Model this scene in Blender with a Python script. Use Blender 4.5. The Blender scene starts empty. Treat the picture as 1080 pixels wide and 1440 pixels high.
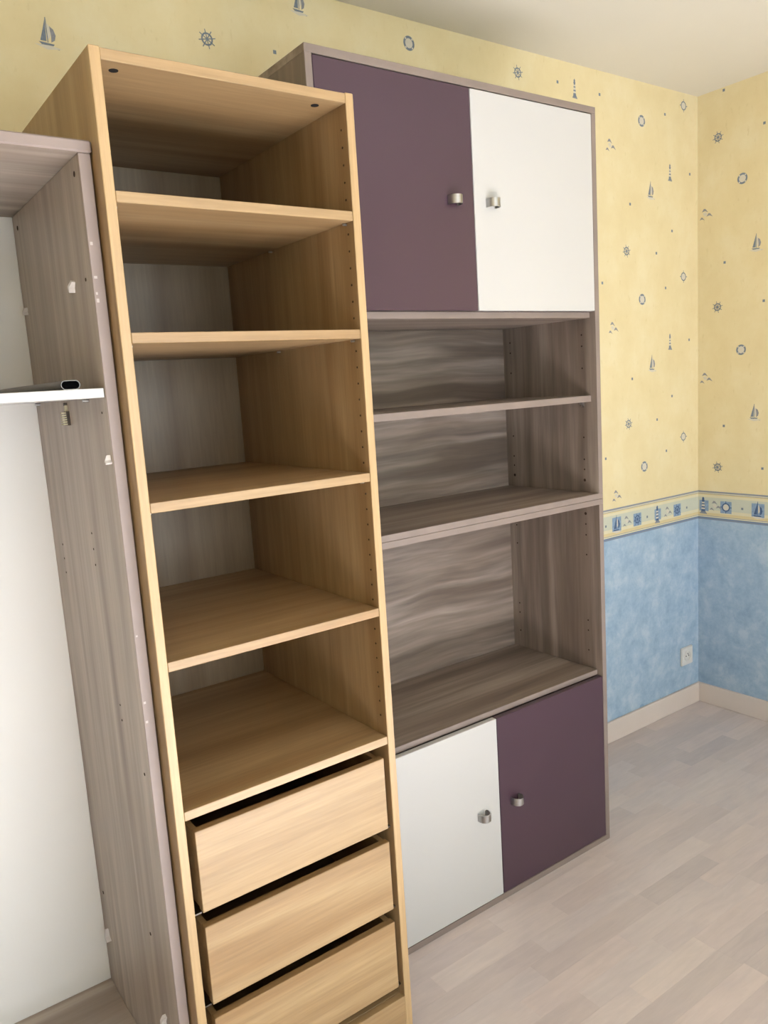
import bpy, bmesh, math, random
from mathutils import Vector, Matrix
random.seed(7)
scene = bpy.context.scene
C = scene.collection

# ------------------------------------------------------------------ camera
# corner of the room = origin, back wall y = 0, right wall x = 0, metres
cam_data = bpy.data.cameras.new('camera')
cam = bpy.data.objects.new('camera', cam_data)
C.objects.link(cam)
CR = Vector((0.80838498, -0.58526117, -0.06311163))
CU = Vector((0.14242891, 0.09043909, 0.98566464))
CF = Vector((0.57116348, 0.80578541, -0.15646772))
M4 = Matrix.Identity(4)
for i in range(3):
    M4[i][0], M4[i][1], M4[i][2] = CR[i], CU[i], -CF[i]
M4[0][3], M4[1][3], M4[2][3] = -3.01745, -1.95017, 1.45514
cam.matrix_world = M4
cam_data.sensor_fit = 'VERTICAL'
cam_data.sensor_height = 36.0
cam_data.lens = 1120.84 * 36.0 / 1440.0
cam_data.clip_start = 0.02
scene.camera = cam

# ------------------------------------------------------------------ world, light, exposure
world = bpy.data.worlds.new('sky')
scene.world = world
world.use_nodes = True
bg = world.node_tree.nodes['Background']
bg.inputs['Color'].default_value = (0.75, 0.86, 1.0, 1)
bg.inputs['Strength'].default_value = 1.0

WX0, WX1, WZ0, WZ1, WY = -3.1, -0.7, 0.45, 2.09, -3.74     # glazed door in the wall behind the camera
ld = bpy.data.lights.new('window_daylight', 'AREA')
ld.shape = 'RECTANGLE'
ld.size = WX1 - WX0
ld.size_y = WZ1 - WZ0
ld.energy = 60
ld.color = (0.83, 0.94, 1.03)
lo = bpy.data.objects.new('window_daylight', ld)
lo.location = ((WX0 + WX1) / 2, WY + 0.03, (WZ0 + WZ1) / 2)
lo.rotation_euler = (math.radians(90), 0, 0)
C.objects.link(lo)
sd = bpy.data.lights.new('sun', 'SUN')          # falls through the glazed door onto the floor behind the camera
sd.energy = 104
sd.angle = math.radians(0.6)
sd.color = (0.86, 0.95, 1.03)
sun = bpy.data.objects.new('sun', sd)
SUN_EL, SUN_AZ = math.radians(44), math.radians(-13)
sdir = Vector((math.sin(SUN_AZ) * math.cos(SUN_EL), math.cos(SUN_AZ) * math.cos(SUN_EL), -math.sin(SUN_EL)))
sun.rotation_euler = sdir.to_track_quat('-Z', 'Y').to_euler()
sun.location = (-2.1, -6, 4)
C.objects.link(sun)

scene.view_settings.view_transform = 'Standard'
scene.view_settings.look = 'None'
scene.view_settings.gamma = 1.0
scene.view_settings.use_curve_mapping = False
scene.view_settings.exposure = 0.14

# ------------------------------------------------------------------ material helpers
ALBEDO = 0.72          # every base colour darkened, to weaken bounce light and deepen shade in recesses
def lin(rgb):
    o = []
    for c in rgb:
        c = c / 255.0
        o.append(c / 12.92 if c <= 0.04045 else ((c + 0.055) / 1.055) ** 2.4)
    return (o[0] * ALBEDO, o[1] * ALBEDO, o[2] * ALBEDO, 1.0)

class N:
    """small node-graph helper"""
    def __init__(self, name, rough=0.5, metallic=0.0):
        self.m = bpy.data.materials.new(name)
        self.m.use_nodes = True
        self.t = self.m.node_tree
        self.b = self.t.nodes['Principled BSDF']
        self.b.inputs['Roughness'].default_value = rough
        self.b.inputs['Metallic'].default_value = metallic
    def n(self, kind, **kw):
        nd = self.t.nodes.new(kind)
        for k, v in kw.items():
            setattr(nd, k, v)
        return nd
    def l(self, a, b):
        self.t.links.new(a, b)
    def coord(self, which='Object'):
        return self.n('ShaderNodeTexCoord').outputs[which]
    def mapping(self, vec, scale=(1, 1, 1), loc=None):
        mp = self.n('ShaderNodeMapping')
        mp.inputs['Scale'].default_value = scale
        self.l(vec, mp.inputs['Vector'])
        if loc is not None:
            self.l(loc, mp.inputs['Location'])
        return mp.outputs['Vector']
    def noise(self, vec, scale, detail=2.0, rough=0.5, dist=0.0):
        nd = self.n('ShaderNodeTexNoise')
        nd.inputs['Scale'].default_value = scale
        nd.inputs['Detail'].default_value = detail
        nd.inputs['Roughness'].default_value = rough
        nd.inputs['Distortion'].default_value = dist
        self.l(vec, nd.inputs['Vector'])
        return nd.outputs['Fac']
    def ramp(self, fac, stops, interp='LINEAR'):
        r = self.n('ShaderNodeValToRGB')
        r.color_ramp.interpolation = interp
        e = r.color_ramp.elements
        while len(e) > 1:
            e.remove(e[-1])
        e[0].position, e[0].color = stops[0]
        for p, c in stops[1:]:
            q = e.new(p)
            q.color = c
        self.l(fac, r.inputs['Fac'])
        return r.outputs['Color']
    def mix(self, fac, a, b, mode='MIX'):
        x = self.n('ShaderNodeMix', data_type='RGBA', blend_type=mode)
        for sock, v in ((x.inputs[0], fac), (x.inputs[6], a), (x.inputs[7], b)):
            if hasattr(v, 'links'):
                self.l(v, sock)
            else:
                sock.default_value = v
        return x.outputs[2]
    def math(self, op, a, b=None, c=None):
        x = self.n('ShaderNodeMath', operation=op)
        for i, v in enumerate((a, b, c)):
            if v is None:
                continue
            if hasattr(v, 'links'):
                self.l(v, x.inputs[i])
            else:
                x.inputs[i].default_value = v
        return x.outputs[0]
    def color(self, v):
        if hasattr(v, 'links'):
            self.l(v, self.b.inputs['Base Color'])
        else:
            self.b.inputs['Base Color'].default_value = v
    def bump(self, h, strength=0.1, dist=0.001):
        bp = self.n('ShaderNodeBump')
        bp.inputs['Strength'].default_value = strength
        bp.inputs['Distance'].default_value = dist
        self.l(h, bp.inputs['Height'])
        self.l(bp.outputs['Normal'], self.b.inputs['Normal'])

def plain(name, rgb, rough=0.5, metallic=0.0, vary=0.02, scale=30):
    k = N(name, rough, metallic)
    c = lin(rgb)
    f = k.noise(k.coord(), scale, 2)
    lo_ = tuple(max(0, v * (1 - vary)) for v in c[:3]) + (1,)
    hi_ = tuple(min(1, v * (1 + vary)) for v in c[:3]) + (1,)
    k.color(k.ramp(f, [(0.3, lo_), (0.7, hi_)]))
    return k.m

def wood(name, axis, tones, streak=55, wide=9, dist=0.0, fine_mix=0.35, rough=0.42, long_s=0.05, wave=0.0, wscale=4.5):
    """laminate wood: broad staves + fine grain, stretched along axis"""
    k = N(name, rough)
    rnd = k.n('ShaderNodeObjectInfo').outputs['Random']
    off = k.n('ShaderNodeCombineXYZ')
    sc = k.math('MULTIPLY', rnd, 13.0)
    for i in range(3):
        k.l(sc, off.inputs[i])
    co = k.coord()
    if wave:
        nz = k.n('ShaderNodeTexNoise')
        nz.inputs['Scale'].default_value = wscale
        nz.inputs['Detail'].default_value = 1.5
        k.l(k.mapping(co, loc=off.outputs[0]), nz.inputs['Vector'])
        vm = k.n('ShaderNodeVectorMath', operation='MULTIPLY_ADD')
        k.l(nz.outputs['Color'], vm.inputs[0])
        vm.inputs[1].default_value = (wave, wave, wave)
        k.l(co, vm.inputs[2])
        co = vm.outputs[0]
    s = [1, 1, 1]
    s['xyz'.index(axis)] = long_s
    v = k.mapping(co, tuple(s), off.outputs[0])
    broad = k.noise(v, wide, 2.0, 0.5, dist)
    fine = k.noise(v, streak * 3.2, 3.0, 0.6)
    mid = k.noise(v, streak, 3.0, 0.6, dist)
    n = len(tones)
    base = k.ramp(broad, [(0.34 + 0.32 * i / (n - 1), lin(t)) for i, t in enumerate(tones)])
    dark = k.mix(k.ramp(mid, [(0.35, (0, 0, 0, 1)), (0.65, (1, 1, 1, 1))]), tuple(v_ * 0.78 for v_ in lin(tones[0])[:3]) + (1,), base)
    c2 = k.mix(fine_mix, base, dark)
    g = k.ramp(fine, [(0.3, (0.86, 0.85, 0.83, 1)), (0.7, (1.08, 1.08, 1.08, 1))])
    k.color(k.mix(0.8, c2, g, 'MULTIPLY'))
    k.bump(fine, 0.06, 0.0006)
    return k.m

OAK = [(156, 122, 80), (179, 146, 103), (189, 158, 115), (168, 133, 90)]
GREY = [(118, 101, 89), (158, 140, 126), (180, 164, 150), (146, 128, 114)]
GREYL = [(154, 136, 121), (186, 169, 154), (207, 192, 177), (172, 154, 139)]
M = {}
for ax in 'xz':
    M['oak_' + ax] = wood('oak_laminate_grain_' + ax, ax, OAK)
    M['grey_' + ax] = wood('grey_walnut_laminate_grain_' + ax, ax, GREY, streak=32, wide=8, dist=0.3, fine_mix=0.6, wave=0.012)
    M['ash_' + ax] = wood('pale_grey_wood_laminate_grain_' + ax, ax, GREYL, streak=28, wide=9, dist=0.2, fine_mix=0.45, wave=0.008)
M['greyback'] = wood('grey_walnut_back_panel', 'x', [(112, 96, 84), (160, 143, 129), (148, 130, 116), (174, 158, 145), (128, 111, 98)], streak=34, wide=11, dist=0.1, fine_mix=0.7, long_s=0.05, wave=0.05, wscale=2.6)
M['oakback'] = wood('shade_darkened_oak_back', 'z', [(118, 95, 66), (142, 119, 88), (122, 97, 64), (146, 125, 96)], wide=5, fine_mix=0.2)  # pale panel darkened: shade inside the compartments is put into its tones
M['oakedge'] = wood('oak_edge_band', 'z', [(188, 154, 108), (202, 169, 122), (195, 161, 114)], fine_mix=0.3)
M['ashedge'] = plain('pale_grey_edge_band', (158, 140, 131), 0.5, vary=0.06, scale=14)
M['greyedge'] = plain('grey_edge_band', (142, 126, 116), 0.5, vary=0.06, scale=14)
M['white'] = plain('white_lacquer', (206, 203, 198), 0.30, vary=0.01, scale=4)
M['whitematt'] = plain('white_melamine', (252, 248, 241), 0.5, vary=0.01, scale=4)
M['purple'] = plain('aubergine_lacquer', (77, 55, 67), 0.28, vary=0.03, scale=3)
M['steel'] = plain('brushed_nickel', (205, 203, 200), 0.32, 1.0, 0.03, 90)
M['chrome'] = plain('rail_metal', (122, 116, 108), 0.35, 1.0, 0.03, 60)
M['dark'] = plain('dark_hole', (26, 20, 16), 0.8)
M['holebrown'] = plain('drilled_hole', (64, 44, 28), 0.9)
M['black'] = plain('hollow_black', (8, 8, 8), 0.95)  # flat black for the darkness inside small openings
M['black'].node_tree.nodes['Principled BSDF'].inputs['Specular IOR Level'].default_value = 0.05
M['peg'] = plain('white_plastic_peg', (238, 230, 224), 0.4)
M['plug'] = plain('ribbed_clear_plug', (228, 218, 184), 0.25)
M['chip'] = plain('chipped_edge', (206, 192, 182), 0.8)
M['plugcore'] = plain('plug_core', (70, 58, 44), 0.6)
M['ceiling'] = plain('ceiling_paint', (238, 232, 216), 0.9, vary=0.015, scale=3)
M['skirting'] = plain('skirting_paint', (238, 222, 209), 0.5, vary=0.02, scale=8)
M['plaster'] = plain('plain_wall_paint', (236, 222, 180), 0.9, vary=0.02, scale=3)
M['frame'] = plain('white_window_paint', (240, 240, 238), 0.4)
M['socket'] = plain('socket_plastic', (238, 234, 226), 0.35)
M['printblue'] = plain('print_slate_blue', (128, 138, 150), 0.85, vary=0.12, scale=160)
M['printnavy'] = plain('print_navy', (78, 104, 140), 0.85, vary=0.12, scale=160)
M['printgrey'] = plain('print_grey', (152, 152, 156), 0.85, vary=0.10, scale=160)
M['printpale'] = plain('print_pale', (226, 218, 200), 0.85, vary=0.04, scale=120)
M['printsquare'] = plain('print_blue_square', (146, 170, 196), 0.85, vary=0.18, scale=90)

def wallpaper(zb):
    k = N('sponged_wallpaper', 0.85)
    co = k.coord()
    sep = k.n('ShaderNodeSeparateXYZ')
    k.l(co, sep.inputs[0])
    # yellow upper paper
    y1 = k.noise(k.mapping(co, (1, 1, 0.8)), 7, 5, 0.6)
    yel = k.ramp(y1, [(0.25, lin((236, 217, 167))), (0.5, lin((243, 226, 178))), (0.75, lin((249, 236, 194)))])
    y2 = k.noise(k.mapping(co, (1, 1, 0.4)), 60, 3, 0.6)
    yel = k.mix(k.ramp(y2, [(0.62, (0, 0, 0, 1)), (0.78, (0.35, 0.35, 0.35, 1))]), yel, lin((206, 184, 130)))
    # blue lower paper
    b1 = k.noise(co, 12, 7, 0.66, 0.15)
    blu = k.ramp(b1, [(0.34, lin((154, 181, 206))), (0.46, lin((170, 195, 217))), (0.54, lin((181, 203, 222))), (0.66, lin((200, 216, 229)))])
    b2 = k.noise(k.mapping(co, (1.2, 1.2, 0.8)), 26, 4, 0.65)
    blu = k.mix(k.ramp(b2, [(0.56, (0, 0, 0, 1)), (0.72, (0.5, 0.5, 0.5, 1))]), blu, lin((152, 178, 202)))
    # faint stamped rings on the blue paper
    vo = k.n('ShaderNodeTexVoronoi', voronoi_dimensions='3D')
    vo.inputs['Scale'].default_value = 4.2
    vo.inputs['Randomness'].default_value = 0.9
    mpz = k.mapping(co, (1, 1, 1))
    k.l(mpz, vo.inputs['Vector'])
    d = vo.outputs['Distance']
    ring = k.ramp(d, [(0.0, (0.35, 0.35, 0.35, 1)), (0.075, (0.35, 0.35, 0.35, 1)), (0.08, (0.6, 0.6, 0.6, 1)), (0.095, (0.6, 0.6, 0.6, 1)), (0.1, (0, 0, 0, 1))])
    blu = k.mix(ring, blu, lin((134, 166, 194)))
    up = k.math('GREATER_THAN', sep.outputs['Z'], zb)
    k.color(k.mix(up, blu, yel))
    k.bump(y2, 0.05, 0.0005)
    return k.m
ZB0, ZB1 = 0.8124, 0.9339
M['paper'] = wallpaper(ZB0 + 0.02)

def border_mat():
    k = N('wallpaper_border_paper', 0.8)
    sep = k.n('ShaderNodeSeparateXYZ')
    co = k.coord()
    k.l(co, sep.inputs[0])
    f = k.math('DIVIDE', k.math('SUBTRACT', sep.outputs['Z'], ZB0), ZB1 - ZB0)
    line, cream, sand = lin((136, 148, 166)), lin((238, 228, 190)), lin((232, 212, 160))
    pale = lin((214, 216, 196))
    st = [(0.0, line), (0.05, lin((120, 140, 170))), (0.085, cream), (0.12, line), (0.135, sand), (0.24, cream), (0.34, pale), (0.66, pale),
          (0.78, cream), (0.86, sand), (0.9, line), (0.915, cream), (0.945, lin((150, 154, 164))), (0.985, line)]
    c = k.ramp(f, st, 'CONSTANT')
    n2 = k.noise(co, 18, 4, 0.6)
    c = k.mix(0.5, c, k.ramp(n2, [(0.3, (0.88, 0.9, 0.92, 1)), (0.7, (1.04, 1.03, 1.0, 1))]), 'MULTIPLY')
    k.color(c)
    return k.m
M['border'] = border_mat()

def floor_mat():
    k = N('whitewashed_floor_laminate', 0.36)
    at = k.n('ShaderNodeAttribute', attribute_name='tone')
    co = k.coord()
    v = k.mapping(co, (0.12, 1, 1))
    tone = at.outputs['Fac']
    base = k.ramp(tone, [(0.0, lin((216, 203, 199))), (0.3, lin((225, 210, 205))), (0.55, lin((232, 216, 210))), (0.8, lin((224, 212, 209))), (1.0, lin((236, 221, 214)))])
    off = k.n('ShaderNodeCombineXYZ')
    k.l(k.math('MULTIPLY', tone, 37.0), off.inputs[0])
    k.l(k.math('MULTIPLY', tone, 11.0), off.inputs[1])
    v = k.mapping(co, (0.12, 1, 1), off.outputs[0])
    g = k.noise(v, 60, 4, 0.6, 0.8)
    g2 = k.noise(k.mapping(co, (0.5, 1, 1), off.outputs[0]), 7, 4, 0.6, 1.0)
    c = k.mix(0.6, base, k.ramp(g, [(0.3, (0.88, 0.88, 0.89, 1)), (0.7, (1.05, 1.05, 1.05, 1))]), 'MULTIPLY')
    c = k.mix(0.7, c, k.ramp(g2, [(0.3, (0.9, 0.9, 0.93, 1)), (0.6, (1.03, 1.02, 1.0, 1))]), 'MULTIPLY')
    k.color(c)
    return k.m
M['floor'] = floor_mat()
M['subfloor'] = plain('floor_joint', (205, 188, 178), 0.8)

# ------------------------------------------------------------------ mesh helpers
ORG = {}
def link(name, me, mats, parent=None, kind=None, label=None):
    o = bpy.data.objects.new(name, me)
    for m in (mats if isinstance(mats, (list, tuple)) else [mats]):
        if m is not None and me.materials.find(m.name) < 0:
            me.materials.append(m)
    C.objects.link(o)
    if parent is not None:
        o.parent = parent
        ORG[o.name] = ORG[parent.name]
    else:
        ORG[o.name] = Vector((0, 0, 0))
    if kind:
        o['kind'] = kind
    if label:
        o['label'] = label
    return o

def thing(name, label, cat, loc, group=None):
    o = bpy.data.objects.new(name, None)
    o.empty_display_size = 0.1
    o.location = loc
    C.objects.link(o)
    o['label'] = label
    o['category'] = cat
    if group:
        o['group'] = group
    ORG[o.name] = Vector(loc)
    return o

def finish(bm, name, mats, parent=None, kind=None, label=None, smooth=False):
    """bm is in world coordinates; shift it into the parent's frame"""
    if parent is not None:
        bmesh.ops.translate(bm, verts=bm.verts, vec=-ORG[parent.name])
    bmesh.ops.recalc_face_normals(bm, faces=bm.faces)
    me = bpy.data.meshes.new(name)
    bm.to_mesh(me)
    bm.free()
    if smooth:
        for p in me.polygons:
            p.use_smooth = True
    return link(name, me, mats, parent, kind, label)

def add_box(bm, x0, x1, y0, y1, z0, z1, mi=0):
    v = [bm.verts.new(p) for p in ((x0, y0, z0), (x1, y0, z0), (x1, y1, z0), (x0, y1, z0), (x0, y0, z1), (x1, y0, z1), (x1, y1, z1), (x0, y1, z1))]
    fs = []
    for q in ((0, 3, 2, 1), (4, 5, 6, 7), (0, 1, 5, 4), (1, 2, 6, 5), (2, 3, 7, 6), (3, 0, 4, 7)):
        f = bm.faces.new([v[i] for i in q])
        f.material_index = mi
        fs.append(f)
    return fs

def box(name, x0, x1, y0, y1, z0, z1, mats, parent=None, bevel=0.0008, kind=None, label=None, front=None):
    """front: material index for the face(s) turned to -y (edge band)"""
    bm = bmesh.new()
    add_box(bm, x0, x1, y0, y1, z0, z1)
    if bevel:
        bmesh.ops.bevel(bm, geom=list(bm.edges), offset=bevel, segments=1, affect='EDGES', profile=0.5)
    if front is not None:
        bm.normal_update()
        for f in bm.faces:
            if f.normal.y < -0.5:
                f.material_index = front
    return finish(bm, name, mats, parent, kind, label)

def add_cyl(bm, c, axis, r, h, seg=12, mi=0):
    """cylinder from c along axis (unit string) by h"""
    ax = {'x': Vector((1, 0, 0)), 'y': Vector((0, 1, 0)), 'z': Vector((0, 0, 1))}[axis]
    a = Vector((0, 1, 0)) if axis == 'x' else Vector((1, 0, 0))
    b = ax.cross(a)
    c = Vector(c)
    r0 = [bm.verts.new(c + a * r * math.cos(2 * math.pi * i / seg) + b * r * math.sin(2 * math.pi * i / seg)) for i in range(seg)]
    r1 = [bm.verts.new(v.co + ax * h) for v in r0]
    for i in range(seg):
        j = (i + 1) % seg
        bm.faces.new((r0[i], r0[j], r1[j], r1[i])).material_index = mi
    bm.faces.new(r0[::-1]).material_index = mi
    bm.faces.new(r1).material_index = mi

def peg_holes(parent, xs, ys, zs, name='peg_holes', r=0.0026, depth=0.0006, mat='holebrown'):
    bm = bmesh.new()
    for x, sgn in xs:
        for y in ys:
            for z in zs:
                add_cyl(bm, (x - sgn * 0.002, y, z), 'x', r, sgn * (0.002 + depth), 8)
    return finish(bm, name, M[mat], parent, kind='stuff')

# ------------------------------------------------------------------ the room
RX0, RY0, RH = -4.05, -3.80, 2.4957
def struct(name, bm, mat):
    return finish(bm, name, mat, None, kind='structure')
bm = bmesh.new(); add_box(bm, RX0 - 0.1, 0.1, 0, 0.1, -0.1, RH); wall_back = struct('wall_back', bm, M['paper'])
bm = bmesh.new(); add_box(bm, 0, 0.1, RY0 - 0.1, 0, -0.1, RH); wall_right = struct('wall_right', bm, M['paper'])
bm = bmesh.new(); add_box(bm, RX0 - 0.1, RX0, RY0 - 0.1, 0, -0.1, RH); wall_left = struct('wall_left', bm, M['paper'])
bm = bmesh.new()
WTOP = 2.15
for a in ((RX0, WX0 - 0.06, -0.1, RH), (WX1 + 0.06, 0, -0.1, RH), (WX0 - 0.06, WX1 + 0.06, WTOP, RH), (WX0 - 0.06, WX1 + 0.06, -0.1, WZ0 - 0.06)):
    add_box(bm, a[0], a[1], RY0 - 0.1, RY0 + 0.06, a[2], a[3])
wall_front = struct('wall_front', bm, M['plaster'])
bm = bmesh.new(); add_box(bm, RX0 - 0.1, 0.1, RY0 - 0.1, 0.1, RH, RH + 0.1); struct('ceiling', bm, M['ceiling'])
# glazed door (behind the camera): frame and panes
bm = bmesh.new()
for a in ((WX0 - 0.06, WX0, WZ0 - 0.06, WTOP), (WX1, WX1 + 0.06, WZ0 - 0.06, WTOP), (WX0, WX1, WTOP - 0.06, WTOP), (WX0, WX1, WZ0 - 0.06, WZ0),
          (WX0 + 1.17, WX0 + 1.23, WZ0, WTOP - 0.06)):
    add_box(bm, a[0], a[1], RY0 - 0.04, RY0 + 0.03, a[2], a[3])
win = struct('window_1', bm, M['frame'])
gm = N('window_glass', 0.02)
tr = gm.n('ShaderNodeBsdfTransparent'); gl = gm.n('ShaderNodeBsdfGlossy'); gl.inputs['Roughness'].default_value = 0.02
mxs = gm.n('ShaderNodeMixShader'); mxs.inputs[0].default_value = 0.06
gm.l(tr.outputs[0], mxs.inputs[1]); gm.l(gl.outputs[0], mxs.inputs[2])
gm.l(mxs.outputs[0], gm.t.nodes['Material Output'].inputs['Surface'])
for a, b in ((WX0, WX0 + 1.17), (WX0 + 1.23, WX1)):
    box('pane', a, b, RY0 - 0.01, RY0 - 0.005, WZ0, WTOP - 0.06, gm.m, win, bevel=0)

# floor: laminate strips, each its own piece where the photograph shows them
floor = box('floor', RX0, 0, RY0, 0, -0.1, -0.008, M['subfloor'], None, bevel=0, kind='structure')
SW = 0.066
rest = bmesh.new(); rl = rest.faces.layers.float.new('tone')
npl = 0
row = 0
y = -0.0
while y - SW > RY0:
    x = 0.0 - 0.0
    first = True
    while x > RX0 + 0.01:
        ln_ = random.uniform(0.25, 0.48)
        if first:
            ln_ = random.uniform(0.08, 0.42); first = False
        xa = max(RX0, x - ln_)
        if xa - RX0 < 0.08:
            xa = RX0
        tone = random.random()
        y0, y1 = y - SW, y
        vis = (x > -2.15 and y0 > -1.62 and (-0.25 - 0.95 * (x + 2.0)) * 0 + y0 < 0 and y0 > -2.0 and not (x < -1.2 and y0 > -0.40))
        tgt = bmesh.new() if vis and npl < 299 else rest
        e = 0.00008
        fs = add_box(tgt, xa + e, x - e, y0 + e, y1 - e, -0.008, 0.0)
        if tgt is rest:
            for f in fs:
                f[rl] = tone
        else:
            lay = tgt.faces.layers.float.new('tone')
            for f in tgt.faces:
                f[lay] = tone
            finish(tgt, 'floor_strip', M['floor'], floor)
            npl += 1
        x = xa
    y -= SW
finish(rest, 'floor_strips', M['floor'], floor, kind='stuff')

# skirting
BT = 0.012
box('baseboard_back', RX0, 0, -BT, 0, 0, 0.0852, M['skirting'], None, 0.002, 'structure')
box('baseboard_right', -BT, 0, RY0 + 0.06, -BT, 0, 0.0852, M['skirting'], None, 0.002, 'structure')
box('baseboard_left', RX0, RX0 + BT, RY0 + 0.06, -BT, 0, 0.0852, M['skirting'], None, 0.002, 'structure')

# ------------------------------------------------------------------ wallpaper prints (flat ink on the paper)
# a motif is a list of (material index, polygon in (u, v) metres); materials: 0 slate, 1 grey, 2 pale, 3 navy, 4 square
def arc(cx, cy, r0, r1, n=20, a0=0, a1=2 * math.pi):
    out = []
    for i in range(n):
        t0, t1 = a0 + (a1 - a0) * i / n, a0 + (a1 - a0) * (i + 1) / n
        out.append([(cx + r * math.cos(t), cy + r * math.sin(t)) for r, t in ((r0, t0), (r1, t0), (r1, t1), (r0, t1))])
    return out
def disc(cx, cy, r, n=18):
    return [(cx + r * math.cos(2 * math.pi * i / n), cy + r * math.sin(2 * math.pi * i / n)) for i in range(n)]
def rect(x0, x1, y0, y1):
    return [(x0, y0), (x1, y0), (x1, y1), (x0, y1)]
def bar(cx, cy, a, r0, r1, w):
    d = (math.cos(a), math.sin(a)); p = (-d[1] * w / 2, d[0] * w / 2)
    return [(cx + d[0] * r0 + p[0], cy + d[1] * r0 + p[1]), (cx + d[0] * r0 - p[0], cy + d[1] * r0 - p[1]), (cx + d[0] * r1 - p[0], cy + d[1] * r1 - p[1]), (cx + d[0] * r1 + p[0], cy + d[1] * r1 + p[1])]

def m_ring(c=0):
    P = [(2, disc(0, 0, 0.014))]
    P += [(c, q) for q in arc(0, 0, 0.0135, 0.0205)]
    P += [(2, q) for k in range(4) for q in arc(0, 0, 0.0145, 0.0195, 2, math.pi / 4 + k * math.pi / 2 - 0.16, math.pi / 4 + k * math.pi / 2 + 0.16)]
    return P
def m_wheel(c=0):
    P = [(c, q) for q in arc(0, 0, 0.0115, 0.0155)]
    for i in range(8):
        P.append((c, bar(0, 0, i * math.pi / 4 + 0.2, 0.002, 0.023, 0.0024)))
    P.append((c, disc(0, 0, 0.0042, 10)))
    return P
def m_compass(c=0):
    P = [(2, disc(0, 0, 0.012))] + [(c, q) for q in arc(0, 0, 0.0125, 0.017)]
    P += [(c, bar(0, 0, i * math.pi / 2, 0.016, 0.024, 0.003)) for i in range(4)]
    return P
def m_boat(c=0):
    return [(1, [(-0.022, -0.027), (0.024, -0.0315), (0.020, -0.027), (-0.012, -0.0235)]),
            (2, [(-0.030, -0.025), (-0.002, -0.034), (0.030, -0.029), (0.006, -0.025)]),
            (c, [(-0.020, -0.019), (0.014, -0.021), (0.011, -0.025), (-0.014, -0.024)]),
            (c, [(-0.002, 0.033), (0.0, 0.033), (0.001, -0.019), (-0.001, -0.019)]),
            (c, [(-0.002, 0.030), (-0.003, -0.017), (-0.016, -0.0165), (-0.009, 0.006)]),
            (2, [(0.001, 0.022), (0.007, 0.012), (0.007, -0.006), (0.001, -0.013)]),
            (3 if c else 1, [(0.006, 0.016), (0.014, 0.010), (0.018, -0.002), (0.015, -0.013), (0.007, -0.018), (0.008, -0.006)])]
def m_light(c=0):
    P = [(2, [(-0.007, -0.026), (0.007, -0.026), (0.004, 0.018), (-0.004, 0.018)])]
    for y0, y1 in ((-0.026, -0.014), (-0.008, -0.003), (0.004, 0.008), (0.0135, 0.018)):
        w = lambda yy: 0.0075 - 0.0035 * (yy + 0.026) / 0.044
        P.append((c, [(-w(y0), y0), (w(y0), y0), (w(y1), y1), (-w(y1), y1)]))
    P += [(c, [(-0.006, 0.018), (0.006, 0.018), (0.006, 0.0205), (-0.006, 0.0205)]), (c, rect(-0.004, 0.004, 0.0205, 0.027)),
          (c, [(-0.0045, 0.027), (0.0045, 0.027), (0, 0.033)]),
          (1, [(-0.013, -0.030), (0.014, -0.0315), (0.012, -0.026), (-0.010, -0.0255)]),
          (0, [(-0.010, -0.0265), (0.011, -0.0265), (0.008, -0.021), (-0.007, -0.021)])]
    return P
def m_gulls(c=1):
    P = []
    for cx, cy, s in ((-0.004, 0.018, 1.0), (0.016, -0.002, 1.0), (-0.016, -0.012, 0.8)):
        P.append((c, [(cx - 0.012 * s, cy - 0.006 * s), (cx - 0.003 * s, cy + 0.006 * s), (cx + 0.002 * s, cy - 0.003 * s), (cx - 0.003 * s, cy - 0.004 * s)]))
        P.append((c, [(cx - 0.003 * s, cy + 0.006 * s), (cx + 0.004 * s, cy + 0.005 * s), (cx + 0.016 * s, cy - 0.010 * s), (cx + 0.002 * s, cy - 0.003 * s)]))
    P.append((2, [(-0.012, 0.008), (0.004, 0.010), (0.008, -0.002), (-0.004, -0.006)]))
    return P
def m_dot(c=1):
    return [(0, rect(-0.0048, 0.0048, -0.0048, 0.0048))]
def sq(mot, sx=0.028, sy=0.030):
    P = [(4, rect(-sx, sx, -sy, sy * 0.95))]
    for mi, q in mot:
        P.append((mi, [(a * 1.12, b * 1.12) for a, b in q]))
    return P
def light_sq():
    P = [(4, rect(-0.018, 0.026, -0.024, 0.024))]
    for mi, q in m_light(3):
        P.append((mi, [(a * 1.35, b * 1.2) for a, b in q]))
    return P

def print_mesh(name, polys):
    """(u, v) -> local (u, 0, v) stacked by microns so overlapping inks do not fight"""
    me = bpy.data.meshes.new(name)
    vs, fs, mi = [], [], []
    for i, (m, q) in enumerate(polys):
        area = sum(q[k][0] * q[(k + 1) % len(q)][1] - q[(k + 1) % len(q)][0] * q[k][1] for k in range(len(q)))
        if area < 0:
            q = q[::-1]
        b = len(vs)
        h = -0.00022 - 0.00002 * i
        vs += [(u, h, v) for u, v in q]
        fs.append(list(range(b, b + len(q))))
        mi.append(m)
    me.from_pydata(vs, [], fs)
    for nm in ('printblue', 'printgrey', 'printpale', 'printnavy', 'printsquare'):
        me.materials.append(M[nm])
    for p, m in zip(me.polygons, mi):
        p.material_index = m
    me.update()
    return me
PM = {'ring': ('lifebuoy_print', m_ring()), 'wheel': ('ship_wheel_print', m_wheel()), 'comp': ('compass_print', m_compass()), 'boat': ('sailboat_print', m_boat()),
      'light': ('lighthouse_print', m_light()), 'gull': ('seagull_print', m_gulls()), 'dot': ('square_dot_print', m_dot())}
PM = {k: (n, print_mesh(n, p)) for k, (n, p) in PM.items()}
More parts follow.
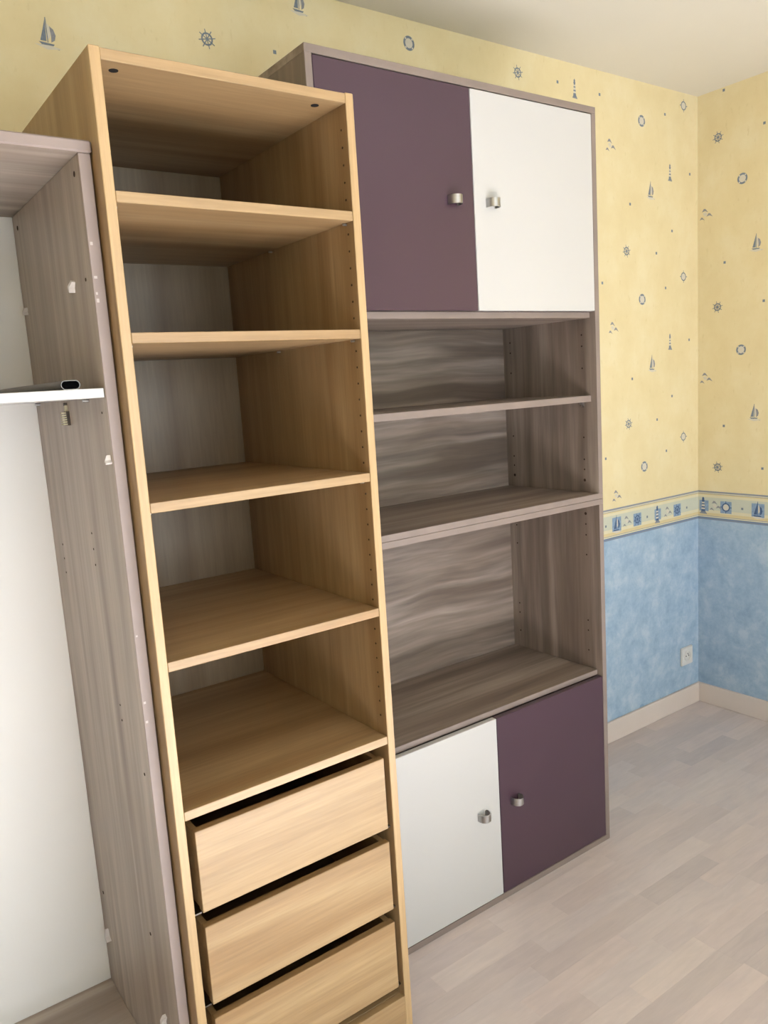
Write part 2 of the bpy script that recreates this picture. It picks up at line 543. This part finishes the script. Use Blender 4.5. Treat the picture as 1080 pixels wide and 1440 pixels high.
BM_ = {'boat': ('sailboat_print', sq(m_boat(3))), 'wheel': ('ship_wheel_print', sq(m_wheel(3), 0.026, 0.027)), 'light': ('lighthouse_print', light_sq()),
       'comp': ('compass_print', sq(m_compass(3), 0.026, 0.027)), 'gull': ('seagull_print', m_gulls()), 'dot': ('square_dot_print', m_dot())}
BM_ = {k: (n, print_mesh('border_' + n, p)) for k, (n, p) in BM_.items()}

def put(table, kind, wall, u, z, parent, lift=0.0, s=1.0):
    nm, me = table[kind]
    o = bpy.data.objects.new(nm, me)
    if wall == 'B':
        o.location = (u, -lift, z)
    else:
        o.location = (-lift, u, z)
        o.rotation_euler = (0, 0, math.radians(-90))     # front (-y local) turns to -x
    o.scale = (s, 1, s)
    C.objects.link(o)
    o.parent = parent

BACK = """boat -2.463 2.269;wheel -2.079 2.327;boat -1.806 2.468;dot -1.89 2.33;ring -1.44 2.432;wheel -0.996 2.424;dot -0.808 2.425;light -0.723 2.416;
dot -0.592 2.417;ring -0.356 2.36;comp -0.094 2.449;dot -0.213 2.402;gull -0.539 2.252;light -0.184 2.194;boat -0.305 2.119;dot -0.054 2.201;dot -0.43 2.06;
dot -0.173 1.979;wheel -0.455 1.891;dot -0.274 1.891;comp -0.099 1.808;dot -0.217 1.762;dot -0.597 1.773;ring -0.365 1.717;gull -0.541 1.61;light -0.191 1.554;
dot -0.062 1.56;boat -0.307 1.474;dot -0.432 1.42;dot -0.18 1.34;wheel -0.458 1.25;dot -0.279 1.253;comp -0.104 1.17;dot -0.22 1.123;ring -0.364 1.075;gull -0.538 0.979;dot -0.597 1.13"""
for s in BACK.replace('\n', '').split(';'):
    k, u, z = s.split()
    put(PM, k, 'B', float(u), float(z), wall_back)
RIGHT = """wheel -0.088 2.321;ring -0.189 2.146;dot -0.273 2.321;boat -0.247 1.901;dot -0.117 1.848;dot -0.278 1.682;wheel -0.087 1.68;ring -0.188 1.505;boat -0.245 1.259;
dot -0.116 1.206;wheel -0.089 1.036;dot -0.28 1.039;gull -0.034 2.044;gull -0.034 1.399;dot -0.111 2.485"""
for s in RIGHT.replace('\n', '').split(';'):
    k, u, z = s.split()
    put(PM, k, 'R', float(u), float(z), wall_right)
# the same repeat carried on where furniture or the frame hides the paper
REP = [('ring', 0.27, 0.438), ('comp', 0.53, 0.527), ('dot', 0.413, 0.481), ('gull', 0.09, 0.329), ('light', 0.44, 0.272), ('boat', 0.325, 0.192),
       ('dot', 0.2, 0.137), ('dot', 0.453, 0.057), ('wheel', 0.172, 0.611), ('dot', 0.355, 0.614)]
for r_ in range(5):
    for k, u, z in REP:
        for j in range(1, 4):
            zz = z + 0.6435 * j - 0.107 * (r_ + 1)
            while zz < 0.98:
                zz += 0.6435 * 3
            uu = -1.17 - 0.53 * r_ + u - 0.06
            if 0.98 < zz < 2.2 and uu > RX0 + 0.05:
                put(PM, k, 'B', uu, zz, wall_back)
            if r_ < 2 and 0.98 < zz < 2.46:
                put(PM, k, 'R', -0.86 - 0.53 * r_ + u, zz, wall_right)

# printed border strip
bb = box('wallpaper_border', RX0, 0, -0.0004, 0.0, ZB0, ZB1, M['border'], wall_back, bevel=0)
br = box('wallpaper_border', -0.0004, 0.0, RY0 + 0.06, 0, ZB0, ZB1, M['border'], wall_right, bevel=0)
zc = 0.871
for u, k in ((-0.54, 'boat'), (-0.478, 'gull'), (-0.413, 'wheel'), (-0.35, 'dot'), (-0.285, 'light'), (-0.215, 'gull'), (-0.15, 'wheel'), (-0.083, 'dot'),
             (-0.605, 'dot'), (-0.67, 'comp'), (-0.8, 'light'), (-0.93, 'wheel'), (-1.06, 'boat'), (-2.2, 'boat'), (-2.5, 'wheel'), (-3.6, 'light'), (-3.8, 'boat')):
    put(BM_, k, 'B', u, zc, bb, 0.0005, 0.95)
for u, k in ((-0.024, 'light'), (-0.078, 'gull'), (-0.127, 'comp'), (-0.198, 'dot'), (-0.264, 'boat'), (-0.33, 'gull'), (-0.4, 'wheel'), (-0.47, 'dot'), (-0.54, 'light'),
             (-0.61, 'gull'), (-0.68, 'comp'), (-0.75, 'dot'), (-0.82, 'boat'), (-0.95, 'wheel'), (-1.09, 'light'), (-1.23, 'comp')):
    put(BM_, k, 'R', u, zc, br, 0.0005, 0.95)

# ------------------------------------------------------------------ wall socket
sx, sz = -0.0945, 0.2277
so = thing('wall_socket', 'white square wall socket on the blue paper above the skirting', 'socket', (sx, 0, sz))
bm = bmesh.new()
add_box(bm, sx - 0.04, sx + 0.04, -0.009, 0, sz - 0.04, sz + 0.04)
bmesh.ops.bevel(bm, geom=[e for e in bm.edges], offset=0.003, segments=2, affect='EDGES')
finish(bm, 'cover_plate', M['socket'], so)
bm = bmesh.new()
n = 24
ringv = []
for (rr, yy) in ((0.0225, -0.009), (0.0215, -0.0115), (0.0195, -0.0115), (0.019, -0.0092), (0.0, -0.0092)):
    ringv.append([bm.verts.new((sx + rr * math.cos(2 * math.pi * i / n), yy, sz + rr * math.sin(2 * math.pi * i / n))) for i in range(n)] if rr else [bm.verts.new((sx, yy, sz))])
for a, b in zip(ringv, ringv[1:]):
    for i in range(n):
        j = (i + 1) % n
        bm.faces.new((a[i], a[j], b[j], b[i]) if len(b) > 1 else (a[i], a[j], b[0]))
well = finish(bm, 'socket_well', M['socket'], so)
for dx in (-0.0095, 0.0095):
    bm = bmesh.new(); add_cyl(bm, (sx + dx, -0.0096, sz), 'y', 0.0028, 0.001, 10); finish(bm, 'pin_hole', M['black'], well)
bm = bmesh.new(); add_cyl(bm, (sx, -0.016, sz + 0.010), 'y', 0.0024, 0.007, 10); finish(bm, 'earth_pin', M['steel'], well)

# ------------------------------------------------------------------ two stacked units with aubergine and white doors
AX0, AX1, AYF, AYB, T = -2.0695, -1.1481, -0.4318, -0.016, 0.0175
AZJ, AZT, TJ = 1.0872, 2.1686, 0.0165
YS = AYF + 0.0205          # shelves and boards behind the doors sit back by a door's thickness
GX, GZ, GB, GE = M['grey_x'], M['grey_z'], M['greyback'], M['greyedge']

def handle(parent, hx, hz, out=0.026, w=0.036, h=0.021, th=0.0026):
    """bent strip: a C seen from above, both ends on the door"""
    bm = bmesh.new()
    pts = []
    r_ = w / 2
    for i in range(21):
        a = math.pi * (1.0 + i / 20.0)
        pts.append((hx + r_ * math.cos(a), AYF + r_ * math.sin(a) * (out - 0.006) / r_ - 0.006))
    pts = [(hx - r_, AYF + 0.0005)] + pts + [(hx + r_, AYF + 0.0005)]
    pts += [(hx + r_ - 0.008, AYF + 0.0005)]
    P0 = []
    k = len(pts)
    for i, (px, py) in enumerate(pts):
        ax, ay = pts[max(0, i - 1)]; bx_, by_ = pts[min(k - 1, i + 1)]
        d = Vector((bx_ - ax, by_ - ay)); d.normalize()
        nx, ny = d.y, -d.x           # outward
        P0.append([bm.verts.new(p) for p in ((px, py, hz - h / 2), (px, py, hz + h / 2), (px - nx * th, py - ny * th, hz + h / 2), (px - nx * th, py - ny * th, hz - h / 2))])
    for a, b in zip(P0, P0[1:]):
        for i in range(4):
            j = (i + 1) % 4
            bm.faces.new((a[i], a[j], b[j], b[i]))
    bm.faces.new(P0[0]); bm.faces.new(P0[-1][::-1])
    o = finish(bm, 'handle', M['steel'], parent, label='brushed metal bow handle')
    return o

def unit(name, label, z0, z1, flip):
    cx, cy = (AX0 + AX1) / 2, (AYF + AYB) / 2
    t = thing(name, label, 'cabinet', (cx, cy, z0), 'stacked grey wood cabinets')
    tb = TJ if not flip else T       # bottom board
    tt = T if not flip else TJ       # top board
    box('bottom_panel', AX0, AX1, AYF, AYB, z0, z0 + tb, [GX, GE], t, front=1)
    box('top_panel', AX0, AX1, AYF, AYB, z1 - tt, z1, [GX, GE], t, front=1)
    box('side_panel', AX0, AX0 + T, AYF, AYB, z0 + tb, z1 - tt, [GZ, GE], t, front=1)
    sp = box('side_panel', AX1 - T, AX1, AYF, AYB, z0 + tb, z1 - tt, [GZ, GE], t, front=1)
    box('back_panel', AX0 + T, AX1 - T, -0.060, -0.054, z0 + tb, z1 - tt, GB, t)
    return t
up = unit('wall_cabinet', 'upper grey wood unit, aubergine and white doors at its top over open shelving', AZJ, AZT, False)
lowc = unit('wall_cabinet', 'lower grey wood unit standing on the floor, white and aubergine doors at its bottom', 0.0, AZJ - 0.0006, True)
XI0, XI1 = AX0 + T, AX1 - T
XS = -1.6103
def door(parent, name, x0, x1, z0, z1, mat, lab):
    return box(name, x0, x1, AYF, AYF + 0.0175, z0, z1, M[mat], parent, 0.0012, label=lab)
# upper unit
box('fixed_shelf', XI0, XI1, YS, -0.060, 1.6082, 1.6250, [GX, GE], up, front=1)
sh = box('shelf', XI0 + 0.001, XI1 - 0.001, YS, -0.062, 1.3710, 1.3895, [GX, GE], up, front=1)
d1 = door(up, 'door', XI0 + 0.001, XS - 0.001, 1.6254, 2.1485, 'purple', 'aubergine lacquered door')
d2 = door(up, 'door', XS + 0.001, XI1 - 0.001, 1.6254, 2.1485, 'white', 'white lacquered door')
handle(d1, -1.678, 1.884); handle(d2, -1.553, 1.886)
for xx, sg in ((XI1, -1), (XI0, 1)):
    for yy in (-0.380, -0.090):
        bm = bmesh.new()
        add_cyl(bm, (xx, yy, 1.3665), 'x', 0.0035, sg * 0.012, 10)
        add_box(bm, min(xx, xx + sg * 0.004), max(xx, xx + sg * 0.004), yy - 0.004, yy + 0.004, 1.358, 1.371)
        finish(bm, 'shelf_pin', M['steel'], up)
zs = [1.563, 1.531, 1.468, 1.267, 1.202, 1.172]
peg_holes(up, ((XI1, -1), (XI0, 1)), (-0.380, -0.090), zs)
peg_holes(up, ((XI1, -1), (XI0, 1)), (-0.380, -0.090), [1.140], name='bolt_holes', r=0.0045)
# lower unit
box('fixed_shelf', XI0, XI1, YS, -0.060, 0.5420, 0.5580, [GX, GE], lowc, front=1)
d3 = door(lowc, 'door', XI0 + 0.001, XS - 0.001, 0.0195, 0.5415, 'white', 'white lacquered door')
d4 = door(lowc, 'door', XS + 0.001, XI1 - 0.001, 0.0195, 0.5415, 'purple', 'aubergine lacquered door')
handle(d3, -1.677, 0.283); handle(d4, -1.552, 0.286)
peg_holes(lowc, ((XI1, -1), (XI0, 1)), (-0.380, -0.090), [1.007, 0.974, 0.913, 0.708, 0.676, 0.613])
peg_holes(lowc, ((XI1, -1), (XI0, 1)), (-0.380, -0.090), [1.039], name='bolt_holes', r=0.0045)

# ------------------------------------------------------------------ oak wardrobe frame with shelves and drawers
OX0, OX1, OYF, OYB, OT, OH = -2.5956, -2.1185, -0.6682, -0.1097, 0.0172, 1.987
OXm, OZm, OE = M['oak_x'], M['oak_z'], M['oakedge']
ok = thing('open_wardrobe', 'tall narrow oak open wardrobe with five shelves above three drawers', 'wardrobe', ((OX0 + OX1) / 2, (OYF + OYB) / 2, 0))
box('side_panel', OX0, OX0 + OT, OYF, OYB, 0, OH, [OZm, OE], ok, 0.0012, front=1)
box('side_panel', OX1 - OT, OX1, OYF, OYB, 0, OH, [OZm, OE], ok, 0.0012, front=1)
OI0, OI1 = OX0 + OT, OX1 - OT
tp = box('top_panel', OI0, OI1, OYF + 0.001, OYB, OH - 0.0185, OH - 0.0015, OXm, ok)
YBK = OYB - 0.0085
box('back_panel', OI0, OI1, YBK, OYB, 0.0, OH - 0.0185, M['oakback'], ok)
for i, z in enumerate((1.7792, 1.5635, 1.2880, 1.0135, 0.7390)):
    s_ = box('shelf', OI0 + 0.0005, OI1 - 0.0005, OYF + 0.001, YBK, z - OT, z, OXm, ok)
    if i < 4:
        for xx, sg in ((OI1, -1), (OI0, 1)):
            for yy in (-0.643, -0.345):
                bm = bmesh.new()
                add_cyl(bm, (xx, yy, z - OT - 0.0028), 'x', 0.0024, sg * 0.008, 10)
                finish(bm, 'shelf_pin', M['steel'], ok)
peg_holes(ok, ((OI1, -1), (OI0, 1)), (-0.648,), [0.78 + 0.0310 * i for i in range(38)], r=0.0021)
for xx in (OI1 - 0.045, OI0 + 0.03):
    bm = bmesh.new(); add_cyl(bm, (xx, OYF + 0.035, OH - 0.0193), 'z', 0.0075, 0.002, 14); finish(bm, 'cam_fitting', M['dark'], tp)
# drawers
DX0, DX1 = OI0 + 0.0166, OI1 - 0.0109
for zt, zb in ((0.6932, 0.5352), (0.5055, 0.3486), (0.3189, 0.1617)):
    fr = box('drawer', DX0, DX1, OYF + 0.004, OYF + 0.021, zb, zt, OXm, ok, 0.001)
    b0, b1 = DX0 + 0.0004, DX1 - 0.0004
    yb = OYB - 0.05
    box('drawer_side', b0, b0 + 0.012, OYF + 0.021, yb, zb + 0.004, zt - 0.004, OXm, fr)
    box('drawer_side', b1 - 0.012, b1, OYF + 0.021, yb, zb + 0.004, zt - 0.004, OXm, fr)
    box('drawer_back', b0 + 0.012, b1 - 0.012, yb - 0.012, yb, zb + 0.012, zt - 0.02, M['oakback'], fr)
    box('drawer_bottom', b0 + 0.012, b1 - 0.012, OYF + 0.021, yb - 0.012, zb + 0.012, zb + 0.018, M['oakback'], fr)
    for xa, xb in ((OI0, DX0), (DX1, OI1)):
        box('drawer_runner', xa, xb, OYF + 0.012, yb, zb - 0.004, zb - 0.001, M['chrome'], fr, bevel=0)
box('bottom_panel', OI0, OI1, OYF + 0.018, YBK, 0.118, 0.136, OXm, ok)
box('plinth', OI0, OI1, OYF + 0.0005, OYF + 0.018, 0.0, 0.136, OXm, ok)
bm = bmesh.new(); add_cyl(bm, (OI1 - 0.07, OYF + 0.045, 0.1355), 'z', 0.007, 0.001, 14); finish(bm, 'cam_fitting', M['dark'], ok)

# ------------------------------------------------------------------ pale grey wardrobe carcass beside the oak one
LX1, LXW, LYF, LT, LH = -2.5990, 0.80, -0.6316, 0.0190, 1.8584
LX0 = LX1 - LXW
LYB = LYF + 0.4844 + 0.006
AXm, AZm = M['ash_x'], M['ash_z']
lw = thing('empty_wardrobe', 'pale grey wood wardrobe carcass with white back panel and one white shelf', 'wardrobe', ((LX0 + LX1) / 2, (LYF + LYB) / 2, 0))
box('top_panel', LX0 - 0.002, LX1 + 0.0018, LYF - 0.005, LYB, LH - 0.0185, LH, [AXm, M['ashedge']], lw, 0.0025, front=1)
box('side_panel', LX1 - LT, LX1, LYF, LYB, 0, LH - 0.0185, [AZm, M['ashedge']], lw, 0.001, front=1)
box('side_panel', LX0, LX0 + LT, LYF, LYB, 0, LH - 0.0185, [AZm, M['ashedge']], lw, 0.001, front=1)
LI0, LI1 = LX0 + LT, LX1 - LT
LBK = LYF + 0.4844
box('back_panel', LI0, LI1, LBK, LYB, 0.0, LH - 0.0185, M['whitematt'], lw, label='white back panel')
box('bottom_panel', LI0, LI1, LYF + 0.018, LBK, 0.093, 0.1113, AXm, lw)
box('plinth', LI0, LI1, LYF, LYF + 0.018, 0.0, 0.1113, AXm, lw)
box('shelf', LI0 + 0.001, LI1 - 0.001, LYF + 0.004, LBK, 1.4645, 1.4800, M['white'], lw, 0.001, label='white shelf')
for yy in (-0.53, -0.18):
    for xx, sg in ((LI1, -1), (LI0, 1)):
        bm = bmesh.new(); add_cyl(bm, (xx, yy, 1.4615), 'x', 0.0028, sg * 0.01, 10); finish(bm, 'shelf_pin', M['steel'], lw)
# bent white plastic clips left in the side panel
def clip(y, z, ang, s=1.0):
    bm = bmesh.new()
    x1 = LI1 + 0.001
    prof = [(-0.004, 0.012), (0.005, 0.012), (0.006, -0.002), (0.002, -0.013), (-0.007, -0.012), (-0.002, -0.002)]
    ca, sa = math.cos(ang), math.sin(ang)
    f0, f1 = [], []
    for k, (a, b) in enumerate(prof):
        a, b = a * s, b * s
        yy, zz = y + a * ca - b * sa, z + a * sa + b * ca
        out = 0.010 if b < 0 else 0.006
        f0.append(bm.verts.new((x1, yy, zz))); f1.append(bm.verts.new((LI1 - out, yy, zz)))
    k = len(prof)
    bm.faces.new(f1)
    for i in range(k):
        j = (i + 1) % k
        bm.faces.new((f0[i], f0[j], f1[j], f1[i]))
    finish(bm, 'plastic_clip', M['peg'], lw, label='small white plastic clip')
clip(-0.530, 1.652, 0.5, 0.75); clip(-0.185, 0.246, -0.5, 1.15); clip(-0.552, 0.274, 0.35, 1.0); clip(-0.178, 1.650, 0.2, 0.6); clip(-0.618, 1.363, -0.4, 0.6)
# ribbed clear plug under the white shelf
bm = bmesh.new()
py, pz = -0.390, 1.432
for k in range(6):
    zz = pz - 0.012 + k * 0.0042
    add_box(bm, LI1 - 0.013, LI1, py - 0.0075 + 0.0008 * k, py + 0.0065, zz, zz + 0.0025)
add_box(bm, LI1 - 0.005, LI1, py - 0.0085, py + 0.0095, pz - 0.013, pz + 0.013, 1)
add_box(bm, LI1 - 0.005, LI1, py + 0.000, py + 0.0045, pz + 0.012, pz + 0.024, 0)
add_cyl(bm, (LI1, py + 0.002, pz + 0.026), 'x', 0.0030, -0.006, 10, 1)
finish(bm, 'ribbed_plug', [M['plug'], M['plugcore']], lw, label='ribbed translucent plastic plug')
bm = bmesh.new()
for yy, zz, rr in ((-0.602, 1.815, 0.0045), (-0.183, 1.812, 0.0045), (-0.597, 1.654, 0.003), (-0.517, 0.438, 0.0035), (-0.18, 0.35, 0.004), (-0.60, 1.44, 0.002), (-0.60, 0.80, 0.003),
                   (-0.45, 1.22, 0.002), (-0.45, 1.19, 0.002), (-0.45, 1.16, 0.002), (-0.22, 1.17, 0.002), (-0.22, 1.14, 0.002), (-0.22, 1.11, 0.002), (-0.5, 0.9, 0.002), (-0.5, 0.87, 0.002)):
    add_cyl(bm, (LI1 + 0.002, yy, zz), 'x', rr, -0.0026, 10)
finish(bm, 'screw_holes', M['holebrown'], lw, kind='stuff')
# chips in the front edge
bm = bmesh.new()
for z, w, h in ((1.702, 0.004, 0.005), (1.651, 0.005, 0.004), (1.626, 0.003, 0.004), (1.614, 0.004, 0.006), (0.94, 0.004, 0.004), (0.905, 0.004, 0.004), (1.06, 0.003, 0.003)):
    add_box(bm, LI1 + 0.003, LI1 + 0.003 + w, LYF - 0.0003, LYF + 0.001, z, z + h)
finish(bm, 'edge_chips', M['chip'], lw, kind='stuff')

# ------------------------------------------------------------------ oval clothes rail lying on the white shelf
ry0, ry1, rx, rz = -0.605, -0.19, -2.664, 1.4802
cr = thing('clothes_rail', 'grey metal oval clothes rail with a dark open end lying on the white shelf', 'clothes rail', (rx, ry0, rz))
bm = bmesh.new()
a_, b_ = 0.0150, 0.0075
def oval(s, y, x):
    out = []
    for i in range(24):
        t = 2 * math.pi * i / 24
        cxs, czs = math.cos(t), math.sin(t)
        px = math.copysign(a_ - b_, cxs) if abs(cxs) > 1e-6 else 0
        out.append(bm.verts.new((x + px + (b_ * s) * cxs, y, rz + b_ + (b_ * s) * czs)))
    return out
def rxx(y):
    return rx - 0.06 * (y - ry0)
o0, o1 = oval(1, ry0, rxx(ry0)), oval(1, ry1, rxx(ry1))
i0, i1 = oval(0.86, ry0, rxx(ry0)), oval(0.86, ry1, rxx(ry1))
for A_, B_ in ((o0, o1), (i1, i0), (i0, o0), (o1, i1)):
    for i in range(24):
        j = (i + 1) % 24
        bm.faces.new((A_[i], A_[j], B_[j], B_[i]))
finish(bm, 'tube', M['chrome'], cr)
bm = bmesh.new()
e0, e1 = oval(0.85, ry0 + 0.0008, rxx(ry0)), oval(0.85, ry0 + 0.012, rxx(ry0 + 0.012))
for i in range(24):
    j = (i + 1) % 24
    bm.faces.new((e0[i], e0[j], e1[j], e1[i]))
bm.faces.new(e0); bm.faces.new(e1[::-1])
finish(bm, 'hollow_shade', M['black'], cr)  # black insert stands for the shade inside the open tube end
